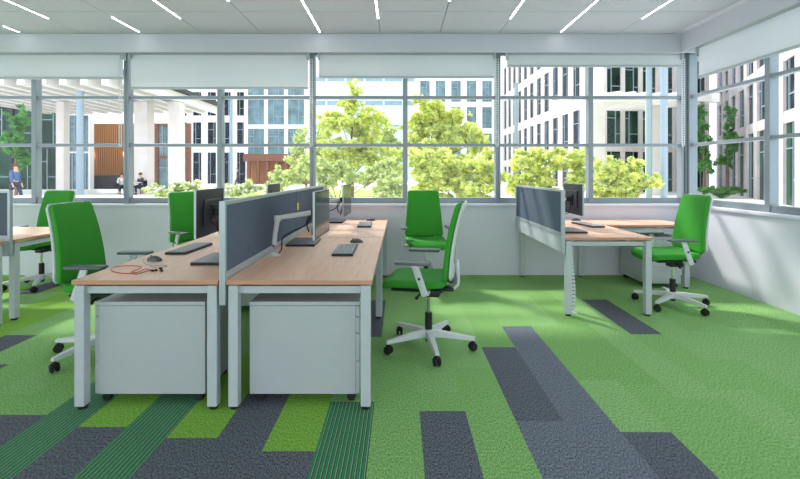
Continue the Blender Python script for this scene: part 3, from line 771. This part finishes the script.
plant('shrub', 'wide yellow-green shrub behind the green chair in the middle-right window', 'shrub', 462, 16, [(428, 172, 22, 16), (455, 166, 22, 18), (482, 172, 20, 18), (440, 186, 34, 14), (475, 188, 26, 14), (420, 158, 16, 12), (490, 156, 12, 12)], 18000, .085, E['leaf1'], None, 8, 'garden shrubs')
plant('shrub', 'large yellow-green shrub behind the corner workstation screen', 'shrub', 552, 14.5, [(522, 164, 16, 14), (548, 160, 22, 16), (578, 160, 16, 13), (540, 184, 32, 16), (578, 182, 20, 18), (512, 186, 10, 14), (586, 156, 12, 10)], 17000, .08, E['leaf1'], None, 9, 'garden shrubs')
plant('shrub', 'yellow-green shrub left of the corner post', 'shrub', 622, 13, [(608, 172, 16, 16), (630, 171, 16, 14), (622, 190, 26, 12), (645, 180, 12, 8), (598, 188, 10, 12)], 11000, .07, E['leaf1'], None, 10, 'garden shrubs')
plant('shrub', 'feathery green shrub at the left foot of the tall tree', 'shrub', 338, 18, [(326, 168, 14, 18), (345, 172, 18, 16), (376, 172, 14, 14), (322, 188, 12, 10), (365, 178, 12, 10), (392, 170, 14, 14), (310, 165, 12, 14)], 8000, .085, E['leaf2'], None, 11, 'garden shrubs')
plant('shrub', 'low grey-green shrub by the white path, left of the seated-facing chair', 'shrub', 388, 14, [(388, 194, 20, 8), (398, 184, 12, 12), (385, 182, 10, 8)], 5000, .055, E['leaf2'], None, 12, 'garden shrubs')
plant('shrub', 'white-flowered low shrub behind the half-hidden chair', 'shrub', 172, 13.5, [(158, 190, 12, 7), (176, 187, 12, 9), (192, 188, 12, 9), (182, 195, 28, 8)], 4500, .055, E['leaf2'], None, 13, 'garden shrubs', flowers=120)
plant('shrub', 'pale low shrub behind the front left monitor', 'shrub', 236, 13.5, [(226, 190, 14, 8), (246, 188, 14, 9), (240, 197, 26, 8)], 4000, .055, E['leaf2'], None, 14, 'garden shrubs', flowers=70)
plant('shrub', 'small upright green shrub in front of the teal glazed bay', 'shrub', 277, 20, [(276, 176, 9, 12), (278, 186, 12, 8)], 2500, .07, E['leaf2'], None, 15, 'garden shrubs')
plant('hedge', 'low trimmed hedge on the plaza beyond the right-hand windows', 'hedge', 722, 23, [(708, 190, 10, 4), (722, 191, 12, 5), (736, 190, 8, 4)], 3500, .09, E['leaf3'], None, 16)
for nm, x0, x1, y0, y1, lab in (('lawn', -9.5, 1.5, 24, 34, 'bright green lawn strip beyond the tall tree'), ('lawn', 2.0, 12.5, 15, 23, 'lawn under the shrubs right of the middle window')):
    b = BM(); box(b, x0, x1, y0, y1, -.02, .02); o = tag(obj(nm, b, E['grass']), lab, 'lawn'); o['kind'] = 'stuff'
# low terrace wall and tables at the left
t = thing('planter_wall', 'low white planter wall on the terrace at left', 'planter', (-15.5, 17.5, -.02))
b = BM(); box(b, 0, 6.5, 0, .5, 0, .42, .02); obj('planter_box', b, E['white'], t)

plant('tree', 'loose pale tree in front of the far office block, right of the tall tree', 'tree', 390, 27, [(388, 140, 12, 12), (394, 156, 14, 14), (382, 168, 14, 12)], 7000, .12, E['leaf2'], .08, 21, 'garden trees')
# ------------------------------------------------------------------ people outside
SK = mat('skin', srgb(214, 160, 136), .6); HAIRB = mat('brown_hair', srgb(96, 62, 44), .8)
def skin_mesh(name, verts, edges, radii, m, parent, root=0):
    me = bpy.data.meshes.new(name); me.from_pydata(verts, edges, []); o = bpy.data.objects.new(name, me); C.objects.link(o); o.parent = parent
    me.materials.append(m); s = o.modifiers.new('skin', 'SKIN'); s.use_smooth_shade = True
    if not me.skin_vertices: me.skin_vertices.new()
    for i, r in enumerate(radii):
        d = me.skin_vertices[0].data[i]; d.radius = (r, r) if not isinstance(r, tuple) else r; d.use_root = (i == root)
    ss = o.modifiers.new('sub', 'SUBSURF'); ss.levels = 1; ss.render_levels = 1
    return o
def person(label, loc, rz, pose, shirt, trouser, hair, group=None):
    t = thing('person', label, 'person', loc, rz, group)
    hz = .92 if pose != 'sit' else .50
    V = [(0, 0, hz), (0, -.01, hz + .16), (0, 0, hz + .36), (0, -.01, hz + .50), (0, -.03, hz + .57), (0, -.045, hz + .66), (0, -.045, hz + .75)]
    Rr = [.13, .11, .135, .07, .05, .085, .07]; Eg = [(i, i + 1) for i in range(6)]
    sh = hz + .46
    cur = {}
    for s in (-1, 1):
        if pose == 'sit': a = [(s * .17, 0, sh), (s * .23, -.06, sh - .27), (s * .13, -.28, sh - .22), (s * .09, -.36, sh - .19)]; l = [(s * .09, -.02, hz - .03), (s * .11, -.42, hz - .02), (s * .11, -.42, .09), (s * .11, -.54, .05)]
        elif pose == 'walk': a = [(s * .17, 0, sh), (s * .22, s * .08, sh - .28), (s * .21, s * .02 - .10, sh - .50), (s * .21, s * .02 - .14, sh - .60)]; l = [(s * .09, 0, hz - .05), (s * .09, -s * .16 - .02, .50), (s * .09, -s * .28, .09), (s * .09, -s * .28 - .12, .05)]
        else: a = [(s * .17, 0, sh), (s * .21, .02, sh - .28), (s * .20, -.04, sh - .52), (s * .20, -.05, sh - .62)]; l = [(s * .09, 0, hz - .05), (s * .09, -.01, .5), (s * .09, 0, .09), (s * .09, -.12, .05)]
        i = len(V); V += a; Rr += [.06, .045, .033, .03]; Eg += [(3, i), (i, i + 1), (i + 1, i + 2), (i + 2, i + 3)]
        for f in range(5):
            q = len(V); h = Vector(a[3]); dr = (Vector(a[3]) - Vector(a[2])).normalized(); sd = Vector((s, 0, 0)) * ((f - 1.5) * .014 if f < 4 else -.035)
            V += [tuple(h + sd + dr * (.06 + .006 * (f in (1, 2)) - .03 * (f == 4))), tuple(h + sd + dr * (.085 - .035 * (f == 4)) + Vector((0, -.012, 0)))]; Rr += [.008, .007]; Eg += [(i + 3, q), (q, q + 1)]
        j = len(V); V += l; Rr += [.085, .062, .042, .035]; Eg += [(0, j), (j, j + 1), (j + 1, j + 2), (j + 2, j + 3)]
        cur[s] = (a, l)
    body = skin_mesh('body', V, Eg, Rr, SK, t)
    Vs = [V[0], V[1], V[2], V[3]]; Es = [(0, 1), (1, 2), (2, 3)]; Rs = [.145, .125, .15, .085]
    for s in (-1, 1):
        a = cur[s][0]; i = len(Vs); Vs += a[:3]; Es += [(3, i), (i, i + 1), (i + 1, i + 2)]; Rs += [.072, .056, .042]
    skin_mesh('shirt', Vs, Es, Rs, shirt, t)
    Vs = [(0, 0, hz + .03)]; Es = []; Rs = [.145]
    for s in (-1, 1):
        l = cur[s][1]; i = len(Vs); Vs += l[:3]; Es += [(0, i), (i, i + 1), (i + 1, i + 2)]; Rs += [.098, .074, .055]
    skin_mesh('trousers', Vs, Es, Rs, trouser, t)
    for s in (-1, 1):
        b = BM(); l = cur[s][1]; fx, fy, fz = l[3]; box(b, fx - .045, fx + .045, fy - .06, fy + .17, 0, .09, .03); obj('shoe', b, E['dark'], t, True)
    b = BM(); bmesh.ops.create_uvsphere(b, u_segments=16, v_segments=10, radius=1, matrix=Matrix.Translation((0, -.02, hz + .755)) @ Matrix.Diagonal((.098, .112, .10, 1)))
    obj('hair', b, hair, t, True)
    b = BM()
    for s in (-1, 1): bmesh.ops.create_uvsphere(b, u_segments=8, v_segments=6, radius=.012, matrix=Matrix.Translation((s * .03, -.128, hz + .70)))
    obj('eyes', b, E['dark'], t, True)
    b = BM(); tube(b, [(0, -.122, hz + .705), (0, -.150, hz + .672), (0, -.122, hz + .662)], [.008, .014, .008], 6); obj('nose', b, SK, t, True)
    return t
navy = mat('navy_cloth', srgb(44, 50, 70), .8); whitec = mat('white_cloth', srgb(220, 222, 226), .8); bluec = mat('blue_cloth', srgb(70, 100, 140), .8)
def cafe_chair(label, x, y, rz):
    t = thing('terrace_chair', label, 'chair', (x, y, -.02), rz)
    b = BM(); box(b, -.22, .22, -.24, .22, .36, .40, .01); obj('seat', b, navy, t)
    b = BM(); box(b, -.22, .22, .235, .26, .42, .85, .01); obj('backrest', b, navy, t)
    for sx in (-.2, .2):
        for sy in (-.2, .245):
            b = BM(); box(b, sx - .015, sx + .015, sy - .015, sy + .015, 0, .359 if sy < 0 else .9); obj('leg', b, E['dark'], t)
x = (141 - 400) * 27 / F
cafe_chair('dark terrace chair under the person in navy', x, 27, R(-20))
person('person in a navy top seated on the terrace, leaning forward', (x, 26.98, -.02), R(-20), 'sit', navy, navy, HAIRB)
x = (122 - 400) * 27.5 / F
cafe_chair('dark terrace chair under the person in white', x, 27.5, R(35))
person('person in a white shirt seated left of the one in navy', (x, 27.48, -.02), R(35), 'sit', whitec, navy, HAIRB)
person('person in blue walking past the dark building at far left', ((15 - 400) * 19 / F, 19, -.02), R(80), 'walk', bluec, navy, HAIRB)
person('person walking in the distance under the white grid building', ((238 - 400) * 42 / F, 42, -.02), R(-70), 'walk', navy, E['dark'], HAIRB)
t = thing('terrace_table', 'white round table in front of the person in navy', 'table', ((133 - 400) * 26.2 / F, 26.2, -.02))
b = BM(); lathe(b, [(.45, .71), (.45, .74)], n=24); obj('table_top', b, E['white'], t, True); b = BM(); lathe(b, [(.25, 0), (.25, .02), (.03, .04), (.03, .709)], n=16); obj('pedestal', b, E['steel'], t, True)
